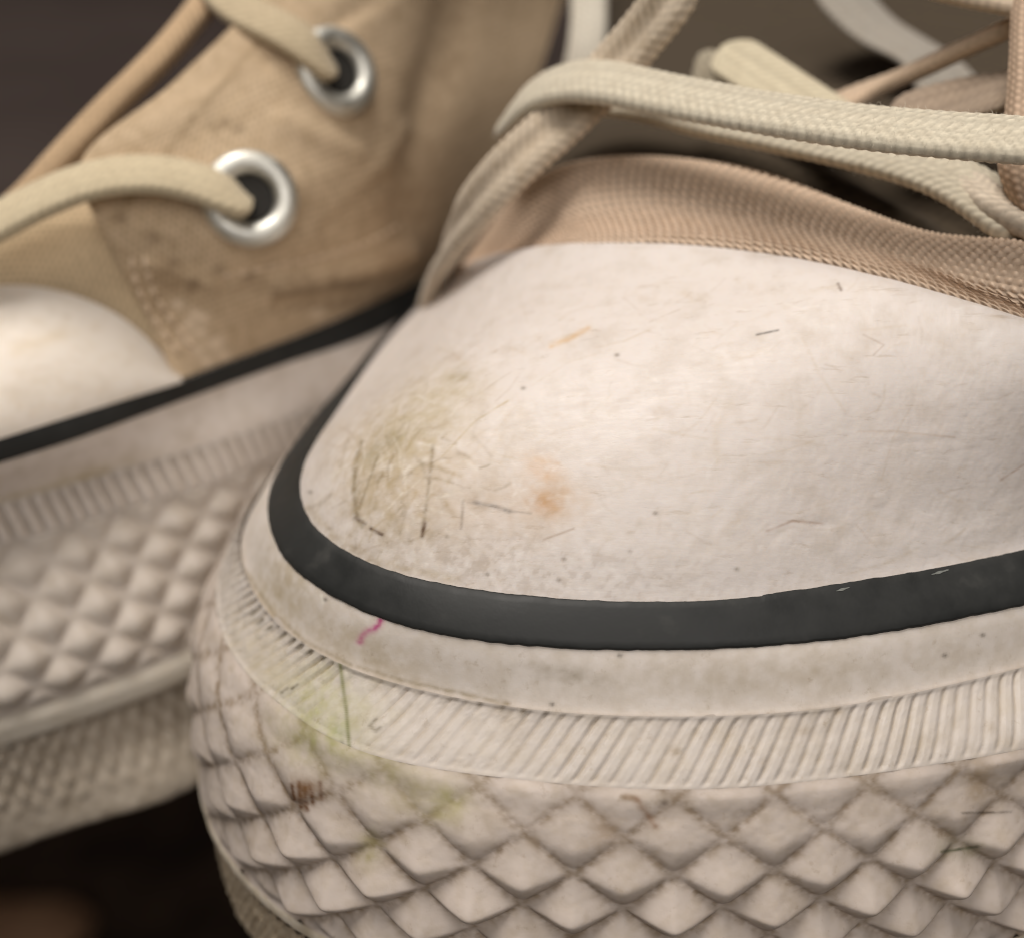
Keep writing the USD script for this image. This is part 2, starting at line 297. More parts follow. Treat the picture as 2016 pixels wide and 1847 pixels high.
for (a, b) in [((1830, 1128), (1865, 1122)), ((1640, 1154), (1668, 1149))]:   # pale scuffs on the stripe's upper edge
    sa, sb = FL.find(a, T_SI + 1.0), FL.find(b, T_SI + 1.0)
    s_, w_ = np.meshgrid(np.linspace(min(sa, sb), max(sa, sb), 16), np.linspace(-1, 1, 4), indexing='ij')
    x_ = (s_ - s_.min()) / np.ptp(s_); t_ = T_SI + 0.95 - 0.15 * x_ + 0.13 * w_ * np.sqrt(np.sin(np.pi * np.clip(x_, 0.02, 0.98))) * (0.75 + 0.25 * np.sin(s_ * 5))
    v, f, n = patch(FL, s_, t_, 0.50); obj('scuff', v, f, M_rub, front, n, np.tile(lin((120, 122, 118)), (len(v), 1)))

# ribbed band: base and single ribs
def rib_amp(s): return 0.46 * (0.55 + 0.45 * sstep(s_seam + 6, s_seam + 34, s)) * np.where(np.abs(s - s_seam) < 3.2, 0.55, 1) * (0.8 + 0.3 * np.sin(s * 0.37 + 1)) 
PITCH_R, SLANT = 1.85, 4.6
def rib_h(s, t, k=None):
    w = (t - T_FO) / (T_HO - T_FO); ph = (s - s_seam + SLANT * (w - 0.5) * FL_SLANT) / PITCH_R
    r = np.abs(np.cos(np.pi * ph)); prof_ = np.minimum(1, 1.15 * r ** 0.9) if k is None else r
    edge = sstep(0.0, 0.10, w) * (1 - sstep(0.90, 1.0, w))
    keep = 0.75 + 0.25 * vnoise(np.stack([np.ravel(s) * 0.5, np.ravel(t) * 0.35, 0 * np.ravel(s)], 1)).reshape(np.shape(s))
    lft = sstep(s_seam + 1, s_seam - 8, s); keep = keep * (1 + lft * (1.5 * sstep(0.6, 0.15, w) + 0.25 - 0.5 * sstep(0.5, 0.85, w))) * (1 - 0.8 * np.exp(-((s - s_seam) / 0.9) ** 2))
    return 0.30 + rib_amp(s) * (prof_ - 0.55) * edge * keep + (0.25 - 0.05 * sstep(0.5, 0.8, w)) * (1 - edge) + wobble(s, t, 0.10, 0.8)
FL_SLANT = 1.0
def tint_ribs(v, h=None):
    st = Stain(v, lin((202, 192, 183)))
    st.mixin(np.clip(0.08 + 0.6 * (st.rough - 0.5), 0, 0.4), (192, 177, 154))
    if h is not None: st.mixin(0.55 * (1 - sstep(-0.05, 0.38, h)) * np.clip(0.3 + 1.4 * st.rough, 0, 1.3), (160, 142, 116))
    st.blob((632, 1405), 95, 90, 30, (172, 170, 118), 0.55); st.blob((520, 1290), 90, 50, 40, (186, 172, 140), 0.4)
    st.line([(668, 1295), (674, 1340), (682, 1400), (686, 1450), (690, 1500)], 4.2, (120, 120, 76), 0.8, 0.25)
    st.blob((670, 1440), 12, 18, 10, (128, 146, 80), 0.3, 0.9); st.blob((672, 1470), 5, 12, 10, (60, 70, 60), 0.7, 0.2)
    for x, y in [(530, 1235), (556, 1250), (575, 1262), (590, 1270), (612, 1280), (512, 1222), (640, 1293), (500, 1205), (560, 1358), (580, 1350)]: st.line([(x - 5, y + 5), (x + 5, y - 3)], 3.4, (84, 74, 52), 0.7, 0.8)
    for x, y in [(1030, 1398), (990, 1392), (945, 1385), (1075, 1402), (900, 1372)]: st.blob((x, y), 5, 8, 20, (110, 96, 76), 0.7, 0.3)
    st.line([(740, 1415), (728, 1428), (740, 1438), (748, 1432)], 4, (120, 110, 90), 0.6)
    for x, y in [(1950, 1430), (1500, 1500), (1650, 1400), (1580, 1440), (1330, 1480)]: st.blob((x, y), 10, 7, 0, (160, 140, 112), 0.5)
    return st.c
v, f, n = strip(FL, S0, S1, T_FO - 0.2, T_HO + 0.4, lambda s, t: np.full(np.shape(s), -0.05), 0.8, 12)
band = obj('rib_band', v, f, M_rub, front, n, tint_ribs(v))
n_rib = int((S1 - S0) / PITCH_R)
for k in range(-int((s_seam - S0) / PITCH_R) + 2, int((S1 - s_seam) / PITCH_R) - 2):
    a, w = np.meshgrid(np.linspace(-0.5, 0.5, 27 if -6 < k < 4 else 9), np.linspace(0, 1, 40 if -6 < k < 4 else 22), indexing='ij')
    t_ = T_FO + w * (T_HO - T_FO); s_ = s_seam + (k + a) * PITCH_R - SLANT * (w - 0.5) * FL_SLANT
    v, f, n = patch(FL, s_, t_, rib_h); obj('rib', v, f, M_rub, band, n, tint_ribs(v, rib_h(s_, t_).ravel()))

# diamond studs of the toe bumper
WD, HD = 9.9, 8.8
s_stud = FL.find((1320, 1850), 38.0); T_STUD = T_HO + 1.0
def stud_amp(t, s): return 0.16 + 0.84 * sstep(T_HO + 3.0, T_HO + 17.0, t - 4.0 * sstep(s_seam + 2, s_seam - 14, s) * 0)
def stud_h(s, t):
    a, b = (s - s_stud) / WD, (t - T_STUD) / HD
    p, q = a + b, b - a                                   # lattice axes; a stud is one unit cell of (p, q)
    fp, fq = p - np.floor(p), q - np.floor(q)             # 0..1 from the cell's top corner towards its bottom corner
    rnd = sstep(T_HO + 16, T_HO + 5, t); sm = lambda x, y: 0.5 * (x + y - np.sqrt((x - y) ** 2 + 0.005 + 0.014 * rnd)); up = sm(fp, fq) * 1.25; dn = (0.5 * (2 - fp - fq - np.sqrt((fq - fp) ** 2 + 0.018)) + 0.015) * 2.3   # long upper faces, short steep lower ones
    k = 0.13 + 0.16 * rnd; m = 0.5 * (up + dn - np.sqrt((up - dn) ** 2 + k * k))
    m = np.sqrt(np.maximum(m, 0) ** 2 + 0.0008) - 0.028
    ia, ib = np.floor(p), np.floor(q); var = 0.85 + 0.3 * ((np.sin(ia * 12.9898 + ib * 78.233) * 43758.5453) % 1.0)
    band_ = sstep(T_HO - 0.2, T_HO + 1.2, t) * (1 - sstep(T_LIP - 4.6, T_LIP - 2.2, t))
    worn = 1 - 0.75 * np.exp(-(((s - s_seam) / 9) ** 2 + ((t - T_HO - 3) / 5) ** 2))
    return 0.05 + 3.7 * m * stud_amp(t, s) * (0.38 + 0.62 * sstep(s_seam - 22, s_seam + 8, s)) * var * band_ * worn + wobble(s, t, 0.11, 0.40) + 0.45 * (1 - sstep(T_HO + 0.4, T_HO + 3.5, t)) + 0.55 * sstep(T_LIP - 3.4, T_LIP - 1.2, t) * (1 - sstep(T_LIP - 0.6, T_LIP + 0.6, t))
def tint_stud(v, s=None, t=None):
    st = Stain(v, lin((206, 192, 181)))
    st.mixin(np.clip(0.06 + 0.9 * (st.rough - 0.5), 0, 0.45), (182, 165, 142))
    if s is not None:
        a, b = (s - s_stud) / WD, (t - T_STUD) / HD; p, q = a + b, b - a; fp, fq = p % 1, q % 1
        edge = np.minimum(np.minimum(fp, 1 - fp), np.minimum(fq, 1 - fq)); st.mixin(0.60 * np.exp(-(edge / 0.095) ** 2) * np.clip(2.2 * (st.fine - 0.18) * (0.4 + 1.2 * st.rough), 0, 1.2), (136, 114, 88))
    st.blob((640, 1450), 90, 60, 20, (168, 164, 112), 0.6); st.blob((880, 1580), 45, 40, 0, (178, 170, 118), 0.6); st.blob((728, 1670), 22, 34, 10, (160, 150, 90), 0.6); st.blob((770, 1510), 90, 40, 30, (180, 172, 130), 0.4); st.blob((800, 1560), 50, 50, 0, (176, 164, 130), 0.4)
    for x, h_ in [(588, 40), (600, 46), (575, 25), (630, 24), (612, 30)]: st.line([(x, 1540 + (x % 7) * 2), (x + 4, 1548 + h_)], 5, (104, 70, 44), 0.75, 1.0)
    st.blob((600, 1555), 30, 24, 0, (128, 94, 62), 0.65, 1.0)
    st.line([(1232, 1568), (1252, 1572), (1290, 1625)], 7, (150, 122, 100), 0.8, 0.6); st.line([(1225, 1568), (1245, 1570)], 5, (140, 120, 96), 0.7)
    st.blob((1308, 1580), 9, 8, 0, (130, 116, 104), 0.8, 0.2); st.line([(1895, 1600), (1990, 1598)], 2.6, (70, 62, 54), 0.6, 1.0); st.line([(1855, 1676), (1925, 1666)], 3, (76, 80, 62), 0.9, 0.9); st.blob((1890, 1670), 50, 22, 0, (150, 144, 120), 0.5)
    st.blob((1930, 1540), 26, 60, 10, (168, 146, 120), 0.5); st.blob((1190, 1640), 30, 34, 0, (172, 150, 128), 0.5)
    return st.c
v, f, n = strip(FL, S0, S1, T_HO - 0.3, T_LIP, lambda s, t: np.full(np.shape(s), -0.35), 0.9, 36)
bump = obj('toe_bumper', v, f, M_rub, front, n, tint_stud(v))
nmax = int(FL.L / WD) + 8
NG = 34
for ip in range(-nmax, nmax):
    for iq in range(-nmax, nmax):
        P_, Q_ = np.meshgrid(np.linspace(0, 1, NG), np.linspace(0, 1, NG), indexing='ij')
        p, q = ip + P_, iq + Q_; a, b = (p - q) / 2, (p + q) / 2
        s_, t_ = s_stud + a * WD, T_STUD + b * HD
        if s_.max() < S0 + 1 or s_.min() > S1 - 1 or t_.max() < T_HO + 0.4 or t_.min() > T_LIP - 2.6: continue
        s_ = np.clip(s_, S0, S1); t_ = np.clip(t_, T_HO, T_LIP - 2.0)
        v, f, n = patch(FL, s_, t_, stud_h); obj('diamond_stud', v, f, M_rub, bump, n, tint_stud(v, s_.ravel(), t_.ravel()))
v, f, n = strip(FL, S0, S1, T_LIP - 2.0, T_LIP + 1.9, stud_h, 0.4, 20)
st = Stain(v, lin((214, 202, 184))); st.mixin(np.clip(1.0 * (st.rough - 0.35), 0, 0.6), (176, 156, 118)); obj('bumper_lip', v, f, M_rub, front, n, st.c)
# outsole wall with fine slanting grooves
def sole_h(s, t): return 0.42 * np.abs(np.sin((s + 0.55 * t) * 2.1)) * (1 - sstep(60, 65, t)) + wobble(s, t, 0.25, 0.5)
v, f, n = strip(FL, S0, S1, T_LIP + 1.7, 70, sole_h, 0.25, 60)
st = Stain(v, lin((196, 180, 156))); st.mixin(np.clip(1.2 * (st.rough - 0.4), 0, 0.65), (128, 108, 82)); obj('outsole', v, f, M_rub, front, n, st.c)

# ------------------------------------------------------------------ front sneaker: toe cap
NA = 1150
A_s = np.linspace(S0, S1, NA); A = FL.S(A_s, np.full_like(A_s, T_SI + 0.25))
endL, endR = A[0], A[-1]
Bc = curve(np.vstack([np.r_[where(endL[None])[0] + [14, -10], depth(endL) - 2.0], (905, 538, 186), (980, 512, 172), (1060, 497, 160), (1150, 491, 153), (1300, 492, 148), (1500, 511, 143), (1700, 550, 137), (1860, 592, 134.5), (2016, 642, 133), (2200, 712, 134), (2360, 800, 138), np.r_[where(endR[None])[0] + [0, -6], depth(endR)]]), NA)
Bp = at(Bc)
Bp = gaussian_filter1d(Bp, 12, axis=0, mode='nearest')
# pair the two border curves: arrive evenly on both
wgt = np.linspace(0, 1, 560)
def hermite(A, ta, B, tb, x): x = x[None, :, None]; return A[:, None] * (2 * x**3 - 3 * x**2 + 1) + ta[:, None] * (x**3 - 2 * x**2 + x) + B[:, None] * (-2 * x**3 + 3 * x**2) + tb[:, None] * (x**3 - x**2)
up0 = unit(FL.S(A_s, np.full_like(A_s, T_SI)) - FL.S(A_s, np.full_like(A_s, T_SI + 3.0))); lf = sstep(95, 30, A_s)[:, None]; up0 = unit(up0 * (1 - 0.25 * lf) + np.array([0, 0, 0.55]) * (1 - lf) + np.array([0.62, 0.25, 0.15]) * lf)
chord = Bp - A; Lc = np.linalg.norm(chord, axis=1, keepdims=True)
axis_back = unit(np.array([0.45, 0.86, 0.0]))
tb = unit(0.75 * unit(chord * [1, 1, 0.0]) + 0.25 * axis_back + np.array([0, 0, 0.30]))
NX = 300; xx = np.linspace(0, 1, NX)
CAP = hermite(A, up0 * Lc * 0.95, Bp, tb * Lc * 0.85, xx)
v = CAP.reshape(-1, 3)
Nn = unit(np.cross(np.gradient(CAP, axis=0), np.gradient(CAP, axis=1)))
if (Nn[510, 150] @ (np.array([0, 0, ZC]) - CAP[510, 150])) < 0: Nn = -Nn
dent = 0.13 * fbm(v * 0.11, 2) + 0.05 * fbm(v * np.array([0.9, 0.35, 0.6]), 3)
q = where(v)
wr = 0; wn = 0.5 + 0.5 * fbm(v * 0.35, 3)
for pts, w, a in [([(1500, 668), (1560, 640), (1640, 622)], 9, 0.16), ([(1280, 800), (1340, 730), (1500, 690)], 9, 0.10), ([(1560, 640), (1700, 690), (1740, 680)], 8, 0.12), ([(1640, 520), (1720, 545)], 10, 0.14), ([(1700, 880), (1880, 866)], 6, 0.08), ([(1440, 860), (1480, 930), (1410, 1010), (1390, 1080)], 9, 0.10), ([(1160, 1080), (1190, 1020)], 7, 0.1), ([(1520, 1060), (1560, 1025), (1640, 1030)], 6, 0.09)]:
    d = seg_dist(q, pts); a = a * 0.30 * np.clip(0.3 + 1.4 * wn, 0, 1.4); w = w * 1.5; wr = wr - a * np.exp(-(d / w) ** 2) + 0.5 * a * np.exp(-((d - 1.8 * w) / (w * 1.2)) ** 2)
v = v + Nn.reshape(-1, 3) * (dent + wr)[:, None]
CAPd = v.reshape(CAP.shape)
edge_lift = sstep(0.985, 0.93, xx)                      # the cap's rim is a step of its own thickness over the canvas
CAPd = CAPd + Nn * (0.25 + 0.30 * sstep(0, 0.14, xx) + 0.30 * sstep(0.8, 1, xx))[None, :, None]
st = Stain(CAPd.reshape(-1, 3), WHITE)
st.mixin(np.clip(0.02 + 0.55 * (st.rough - 0.52), 0, 0.30), (204, 188, 168))
st.blob((775, 960), 100, 135, 12, (168, 152, 122), 0.62, 0.9); st.blob((850, 930), 190, 150, 0, (206, 188, 162), 0.35, 0.8); st.blob((800, 850), 100, 60, -35, (176, 162, 128), 0.45, 0.9); st.blob((905, 744), 30, 13, -15, (150, 134, 100), 0.55); st.blob((880, 780), 70, 60, -30, (188, 174, 144), 0.4)
st.blob((960, 1000), 140, 80, 10, (196, 178, 162), 0.35); st.blob((1075, 990), 24, 20, 20, (186, 134, 84), 0.6, 1.0); st.blob((1085, 985), 60, 40, 0, (200, 164, 122), 0.5, 0.9); st.blob((1070, 925), 40, 26, 30, (206, 168, 130), 0.45)
st.line([(1085, 682), (1120, 668), (1158, 648)], 6, (212, 176, 130), 0.5, 0.8); st.line([(1060, 905), (1100, 914)], 5, (200, 166, 128), 0.3, 1.0)
st.line([(852, 880), (845, 950), (838, 1000), (832, 1045)], 4.0, (122, 106, 80), 0.55, 1.0); st.line([(836, 1030), (831, 1055)], 4, (84, 56, 34), 0.8, 0.5)
st.line([(712, 872), (700, 915), (697, 965), (702, 1010), (712, 1035)], 5.5, (124, 108, 76), 0.55, 0.9); st.line([(745, 895), (725, 950), (708, 1000)], 3, (128, 112, 80), 0.45)
st.line([(925, 988), (960, 993), (1003, 1006)], 4.2, (128, 120, 114), 0.6, 1.0); st.line([(1003, 1006), (1045, 1010)], 2.6, (140, 130, 120), 0.5)
st.line([(912, 985), (908, 1040)], 2.8, (120, 106, 90), 0.4, 1.0); st.line([(700, 1020), (718, 1030)], 4, (84, 62, 44), 0.75, 0.7); st.line([(730, 1040), (752, 1052)], 3.6, (74, 50, 34), 0.85, 0.7)
st.line([(1490, 660), (1532, 651)], 2.4, (96, 88, 82), 0.7, 0.6); st.line([(1650, 560), (1656, 572)], 3, (110, 90, 76), 0.7, 0.4); st.line([(1070, 1062), (1130, 1040)], 2.4, (170, 148, 128), 0.6); st.line([(1510, 1045), (1560, 1025), (1620, 1030)], 2.6, (186, 164, 150), 0.7)
st.line([(720, 905), (745, 880), (780, 860)], 14, (150, 138, 108), 0.4); st.line([(870, 900), (935, 830), (1000, 790)], 2.4, (190, 172, 140), 0.5)
st.line([(1690, 850), (1760, 850), (1880, 862)], 2.2, (206, 190, 176), 0.6); st.line([(1700, 660), (1740, 680), (1720, 700)], 2.2, (186, 170, 158), 0.5); st.line([(1970, 945), (2016, 915)], 2.5, (190, 172, 160), 0.6)
for c in [(1110, 1100), (1240, 1085), (700, 1078), (960, 1130), (1100, 1142), (648, 1040), (1030, 765), (880, 1055), (1215, 700), (1290, 1010), (610, 968), (1450, 1120)]: st.blob(c, 5, 4, 10, (112, 98, 82), 0.65, 0.5)
st.line([(610, 1000), (650, 1052), (745, 1106), (900, 1142)], 10, (188, 172, 148), 0.5, 0.9)
r2 = np.random.default_rng(5)
for k in range(330):
    c = np.array([r2.uniform(640, 2000), r2.uniform(560, 1120)]); L_ = r2.uniform(12, 70) * (1 + (k % 9 == 0) * 1.6); a = r2.normal(-0.45 if k % 2 else 0.1, 0.5)
    dvec = np.array([math.cos(a), math.sin(a)]) * L_ / 2; bend = np.array([-dvec[1], dvec[0]]) * r2.normal(0, 0.15)
    st.line([c - dvec, c + bend, c + dvec], r2.uniform(2.0, 3.6) * (1 + (k % 11 == 0) * 2), [(196, 178, 152), (240, 235, 230), (178, 158, 136)][k % 3], r2.uniform(0.06, 0.24), 0.9)
low_ = blob(st.q, np.array([950, 1110]), 480, 70, 6); sp = 0.5 + 0.5 * fbm(CAPd.reshape(-1, 3) * 1.3 + 9, 3)
st.mixin(0.9 * low_ * np.clip((sp - 0.56) * 3, 0, 0.35), (166, 148, 128)); st.mixin(0.8 * low_ * np.clip((0.40 - sp) * 3, 0, 0.4), (244, 238, 232))
for k in range(130):                                    # rubbing marks crowd at the tip of the toe
    c = np.array([r2.normal(800, 85), r2.normal(945, 70)]); L_ = r2.uniform(14, 60); a = r2.normal(1.75 if c[0] < 830 else 0.1, 0.45) if k % 3 else r2.normal(-0.8, 0.3)
    dvec = np.array([math.cos(a), math.sin(a)]) * L_ / 2; bend = np.array([-dvec[1], dvec[0]]) * r2.normal(0, 0.2)
    st.line([c - dvec, c + bend, c + dvec], r2.uniform(2.2, 5.0), [(146, 128, 96), (176, 156, 122), (232, 224, 212), (150, 134, 110)][k % 4], r2.uniform(0.10, 0.34), 1.0)
obj('toe_cap', CAPd.reshape(-1, 3), gridfaces(NA, NX, flip=False), M_cap, front, None, st.c)

# ------------------------------------------------------------------ cloth sheets
def loft_rows(rows, nu, nv):
    R = [curve(np.asarray(r, float), nu) for r in rows]; R = np.array(R)              # rows in (x, y, distance)
    x = np.r_[0, np.cumsum([np.linalg.norm((at(R[i + 1]) - at(R[i])), axis=1).mean() for i in range(len(R) - 1)])]
    Q = PchipInterpolator(x, R, axis=0)(np.linspace(0, x[-1], nv)) if len(R) > 2 else R[0] + (R[1] - R[0]) * np.linspace(0, 1, nv)[:, None, None]
    return at(Q.reshape(-1, 3)).reshape(nv, nu, 3).transpose(1, 0, 2)
def weave(G, pitch, amp):
    a = np.r_[0, np.cumsum(np.linalg.norm(np.diff(G, axis=0), axis=2).mean(1))]; b = np.r_[0, np.cumsum(np.linalg.norm(np.diff(G, axis=1), axis=2).mean(0))]
    x, y = np.meshgrid(a / pitch, b / (pitch * 1.15), indexing='ij')
    j = fbm(np.stack([x.ravel() * 0.35, y.ravel() * 0.35, 0 * x.ravel()], 1), 2).reshape(x.shape) * 0.22; x, y = x + j, y + j * 0.8
    k = np.floor(y); fy = y - k - 0.5; ph = x + 0.5 * (k % 2)
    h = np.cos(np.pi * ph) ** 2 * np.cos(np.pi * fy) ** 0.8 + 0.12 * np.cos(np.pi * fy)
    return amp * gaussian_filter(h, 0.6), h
def cloth_sheet(name, parent, rows, nu, nv, thick, color, m=None, pitch=0.95, amp=0.16, dirt=None, relief=None, label=None):
    G = loft_rows(rows, nu, nv)
    v, f, n, N = sheet_solid(G, thick)
    h, raw = weave(G, pitch, amp)
    if relief is not None: h = h + relief(where(G.reshape(-1, 3))).reshape(h.shape)
    G2 = G + N * h[..., None]; v[:n] = G2.reshape(-1, 3)
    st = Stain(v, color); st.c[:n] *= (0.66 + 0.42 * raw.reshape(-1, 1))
    if dirt: dirt(st)
    return obj(name, v, f, m or M_canvas, parent, None, st.c, label), G2, N
TAN = lin((231, 208, 185))
B_in = [tuple(b) for b in Bc[::28]]
# the vamp: canvas rising from under the cap's rim, rolling over at its far edge
Bu = Bc[np.linspace(20, NA - 20, 540).astype(int)]; under = Bu.copy(); under[:, 1] += 26; under[:, 2] -= 0.2
E_ = curve([(858, 596, 207), (930, 500, 196), (1000, 405, 182), (1060, 352, 173), (1140, 322, 167), (1250, 312, 162), (1400, 324, 158), (1500, 345, 155.5), (1700, 420, 147), (1850, 468, 141), (2016, 480, 137), (2200, 520, 137), (2400, 640, 142)], 540)
mid = 0.52 * Bu + 0.48 * E_; mid[:, 2] -= 3.0
low = Bu.copy(); low[:, 1] += 26; low[:, 2] += 1.5
over1 = E_.copy(); over1[:, 1] += 3; over1[:, 2] += 5
def vamp_tint(st):
    st.mixin(np.clip(0.5 * (st.rough - 0.5), 0, 0.25), (170, 140, 108))
    d = seg_dist(st.q, [(1080, 505), (1150, 500), (1300, 502), (1500, 520), (1700, 562)]); st.mixin(0.18 * np.exp(-(d / 7) ** 2), (150, 118, 84))  # browner in a narrow line along the cap rim
cloth_sheet('vamp', front, [low[::12], Bu[::12], mid[::12], E_[::12], over1[::12]], 1000, 260, 1.4, TAN, pitch=1.22, amp=0.42, dirt=vamp_tint)
# the tongue, its shade put into a darker cloth colour
TONG_SHADED = lin((80, 70, 57))
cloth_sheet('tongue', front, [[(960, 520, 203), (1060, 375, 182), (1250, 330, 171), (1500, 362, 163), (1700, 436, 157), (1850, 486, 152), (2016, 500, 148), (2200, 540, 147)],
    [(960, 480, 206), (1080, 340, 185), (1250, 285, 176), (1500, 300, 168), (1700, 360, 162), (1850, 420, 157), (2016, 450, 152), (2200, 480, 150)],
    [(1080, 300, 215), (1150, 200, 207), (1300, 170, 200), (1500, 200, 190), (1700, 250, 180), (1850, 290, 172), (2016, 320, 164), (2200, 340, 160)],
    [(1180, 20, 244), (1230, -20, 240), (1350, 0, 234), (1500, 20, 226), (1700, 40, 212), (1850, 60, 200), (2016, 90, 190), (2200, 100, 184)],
    [(1180, -250, 270), (1230, -270, 270), (1350, -280, 265), (1500, -280, 255), (1700, -280, 246), (1850, -280, 236), (2016, -280, 225), (2200, -280, 215)]], 160, 160, 1.5, TONG_SHADED, amp=0.1,
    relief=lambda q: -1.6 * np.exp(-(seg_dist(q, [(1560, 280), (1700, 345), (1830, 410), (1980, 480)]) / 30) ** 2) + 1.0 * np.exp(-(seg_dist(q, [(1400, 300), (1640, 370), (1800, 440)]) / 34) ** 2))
# eyestay edge at the right of the picture
cloth_sheet('eyestay', front, [[(2030, -120, 150), (1990, 20, 146), (1985, 150, 142), (1975, 250, 140), (1962, 318, 139), (1975, 372, 139), (2010, 430, 139), (2060, 520, 139)], [(2040, -120, 147), (2012, 20, 143), (2010, 150, 139), (2002, 250, 137), (1998, 330, 136), (2010, 390, 136.5), (2036, 440, 137), (2080, 520, 138)], [(2230, -120, 142), (2230, 20, 138), (2230, 150, 135), (2230, 250, 133), (2230, 320, 133), (2230, 380, 134), (2230, 440, 135), (2230, 540, 137)]], 160, 60, 1.6, lin((216, 190, 166)), amp=0.14)

# ------------------------------------------------------------------ laces: flat woven tubes
CREAM = lin((216, 208, 188))
def lace(name, parent, pts, width, thick, color=CREAM, face=(0, 0.55, 0.85), groove=0.0, label=None, dirt=0.35, ds=0.35, turn=None, fuzzy=0, rough=1.0):
    c = np.asarray(pts, float); C = curve(c, 60); P = at(C)
    d = np.r_[0, np.cumsum(np.linalg.norm(np.diff(P, axis=0), axis=1))]; n = int(d[-1] / ds); sx_ = np.linspace(0, d[-1], n)
    P = np.stack([np.interp(sx_, d, P[:, k]) for k in range(3)], 1); P = gaussian_filter1d(P, 2.0 / ds, axis=0, mode='nearest')
    T = unit(np.gradient(P, axis=0))
    right, upv, back = np.array([1, 0, 0]), np.array([0, SP, CP]), np.array([0, -CP, SP])
    if turn is None: F = np.tile(face[0] * right + face[1] * upv + face[2] * back, (n, 1))
    else:
        k_ = np.linspace(0, 1, len(turn)); F = np.stack([np.interp(np.linspace(0, 1, n), k_, np.array(turn, float)[:, j]) for j in range(3)], 1); F = F[:, :1] * right + F[:, 1:2] * upv + F[:, 2:] * back
    F = unit(F - (F * T).sum(1, keepdims=True) * T); B = np.cross(T, F)
    m = 44; a = np.linspace(0, 2 * np.pi, m, endpoint=False)
    wv = np.sign(np.cos(a)) * np.abs(np.cos(a)) ** 0.75; tv = np.sign(np.sin(a)) * np.abs(np.sin(a)) ** 0.75
    yy, xx_ = np.meshgrid(sx_, a, indexing='ij'); wgrid = wv[None] * np.ones((n, 1)); hw = width / 2
    ph = yy / 1.3 + np.abs(wgrid) * hw * 0.6
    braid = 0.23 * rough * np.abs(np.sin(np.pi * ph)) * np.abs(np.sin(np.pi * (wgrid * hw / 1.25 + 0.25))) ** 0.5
    soft = 0.22 * fbm(np.stack([yy.ravel() * 0.16, wgrid.ravel() * 0.8, 0 * yy.ravel()], 1), 2).reshape(yy.shape)
    thk = thick / 2 * (1 - groove * np.exp(-(wgrid / 0.32) ** 2)) + soft * (thick / 3)
    tip = np.clip(np.minimum(yy, sx_[-1] - yy) / (hw * 0.9), 0.0, 1); tip = np.sqrt(np.clip(1 - (1 - tip) ** 2, 0.03, 1)); wgrid_ = wgrid * tip
    V = P[:, None] + B[:, None] * (wgrid_ * (hw + braid * 0.6))[..., None] + F[:, None] * (tv[None] * (thk + braid))[..., None]
    v = V.reshape(-1, 3); f = gridfaces(n, m, wrap_v=True)
    f = f[:, ::-1]
    if (np.cross(v[f[5, 1]] - v[f[5, 0]], v[f[5, 2]] - v[f[5, 0]]) @ (v[f[5, 0]] - P[0])) < 0: f = f[:, ::-1]
    caps = []
    for row, fl in ((0, False), (n - 1, True)):
        idx = np.arange(m) + row * m; ctr = len(v) + len(caps); caps.append(P[row]); 
    v2 = np.vstack([v, caps]); tri = []
    for q_, row in enumerate((0, n - 1)):
        i = np.arange(m); tri.append(np.stack([np.full(m, len(v) + q_), row * m + i, row * m + (i + 1) % m, row * m + (i + 1) % m], 1))
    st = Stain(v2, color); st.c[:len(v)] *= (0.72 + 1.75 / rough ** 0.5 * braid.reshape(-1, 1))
    st.mixin(np.clip(dirt * (st.rough - 0.4), 0, 0.5), (166, 146, 118))
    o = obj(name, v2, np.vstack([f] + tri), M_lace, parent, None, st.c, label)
    if fuzzy:
        r_ = np.random.default_rng(int(len(v2))); pick = r_.integers(0, len(v), fuzzy); nn = vnormals(v2, np.vstack([f] + tri))[pick]
        L_ = r_.uniform(0.15, 0.5, fuzzy)[:, None]; d_ = unit(0.7 * nn + r_.normal(0, 0.8, (fuzzy, 3))); bend = r_.normal(0, 0.25, (fuzzy, 3))
        pts_ = np.stack([v[pick] - nn * 0.05, v[pick] + d_ * L_ * 0.5 + bend * L_ * 0.3, v[pick] + d_ * L_ + bend * L_], 1).reshape(-1, 3)
        top = '/'.join(str(o.GetPath()).split('/')[:3]); bc = UsdGeom.BasisCurves.Define(stage, path_for(o, 'fuzz'))
        bc.CreateTypeAttr('linear'); bc.CreatePointsAttr(Vt.Vec3fArray.FromNumpy(((pts_ - base_of[top]) * U).astype(np.float32))); bc.CreateCurveVertexCountsAttr(Vt.IntArray([3] * fuzzy))
        bc.CreateWidthsAttr(Vt.FloatArray([0.022 * U])); bc.SetWidthsInterpolation('constant'); UsdShade.MaterialBindingAPI.Apply(bc.GetPrim()).Bind(M_fuzz); bc.GetPrim().SetCustomDataByKey('kind', 'stuff')
    return o
lace('lace', front, [(2130, 287, 126), (2016, 277, 128), (1800, 261, 132), (1600, 237, 137), (1400, 205, 144), (1250, 175, 150), (1150, 158, 155), (1080, 168, 160), (1025, 208, 165), (1000, 246, 169), (1015, 244, 174), (1075, 200, 175), (1160, 168, 172), (1260, 190, 167), (1400, 230, 160), (1550, 264, 154), (1750, 308, 148.2), (1900, 362, 143.8), (1980, 420, 141), (2040, 460, 139)], 8.6, 2.4, label='lace doubling back in a loop across the tongue', fuzzy=4500,
     turn=[(0, .75, .7), (0, .75, .7), (0, .75, .7), (-.2, .8, .6), (-.6, .6, .4), (-.4, .1, .6), (0, .5, .8), (0, .7, .7), (0, .7, .7), (0, .7, .7)])
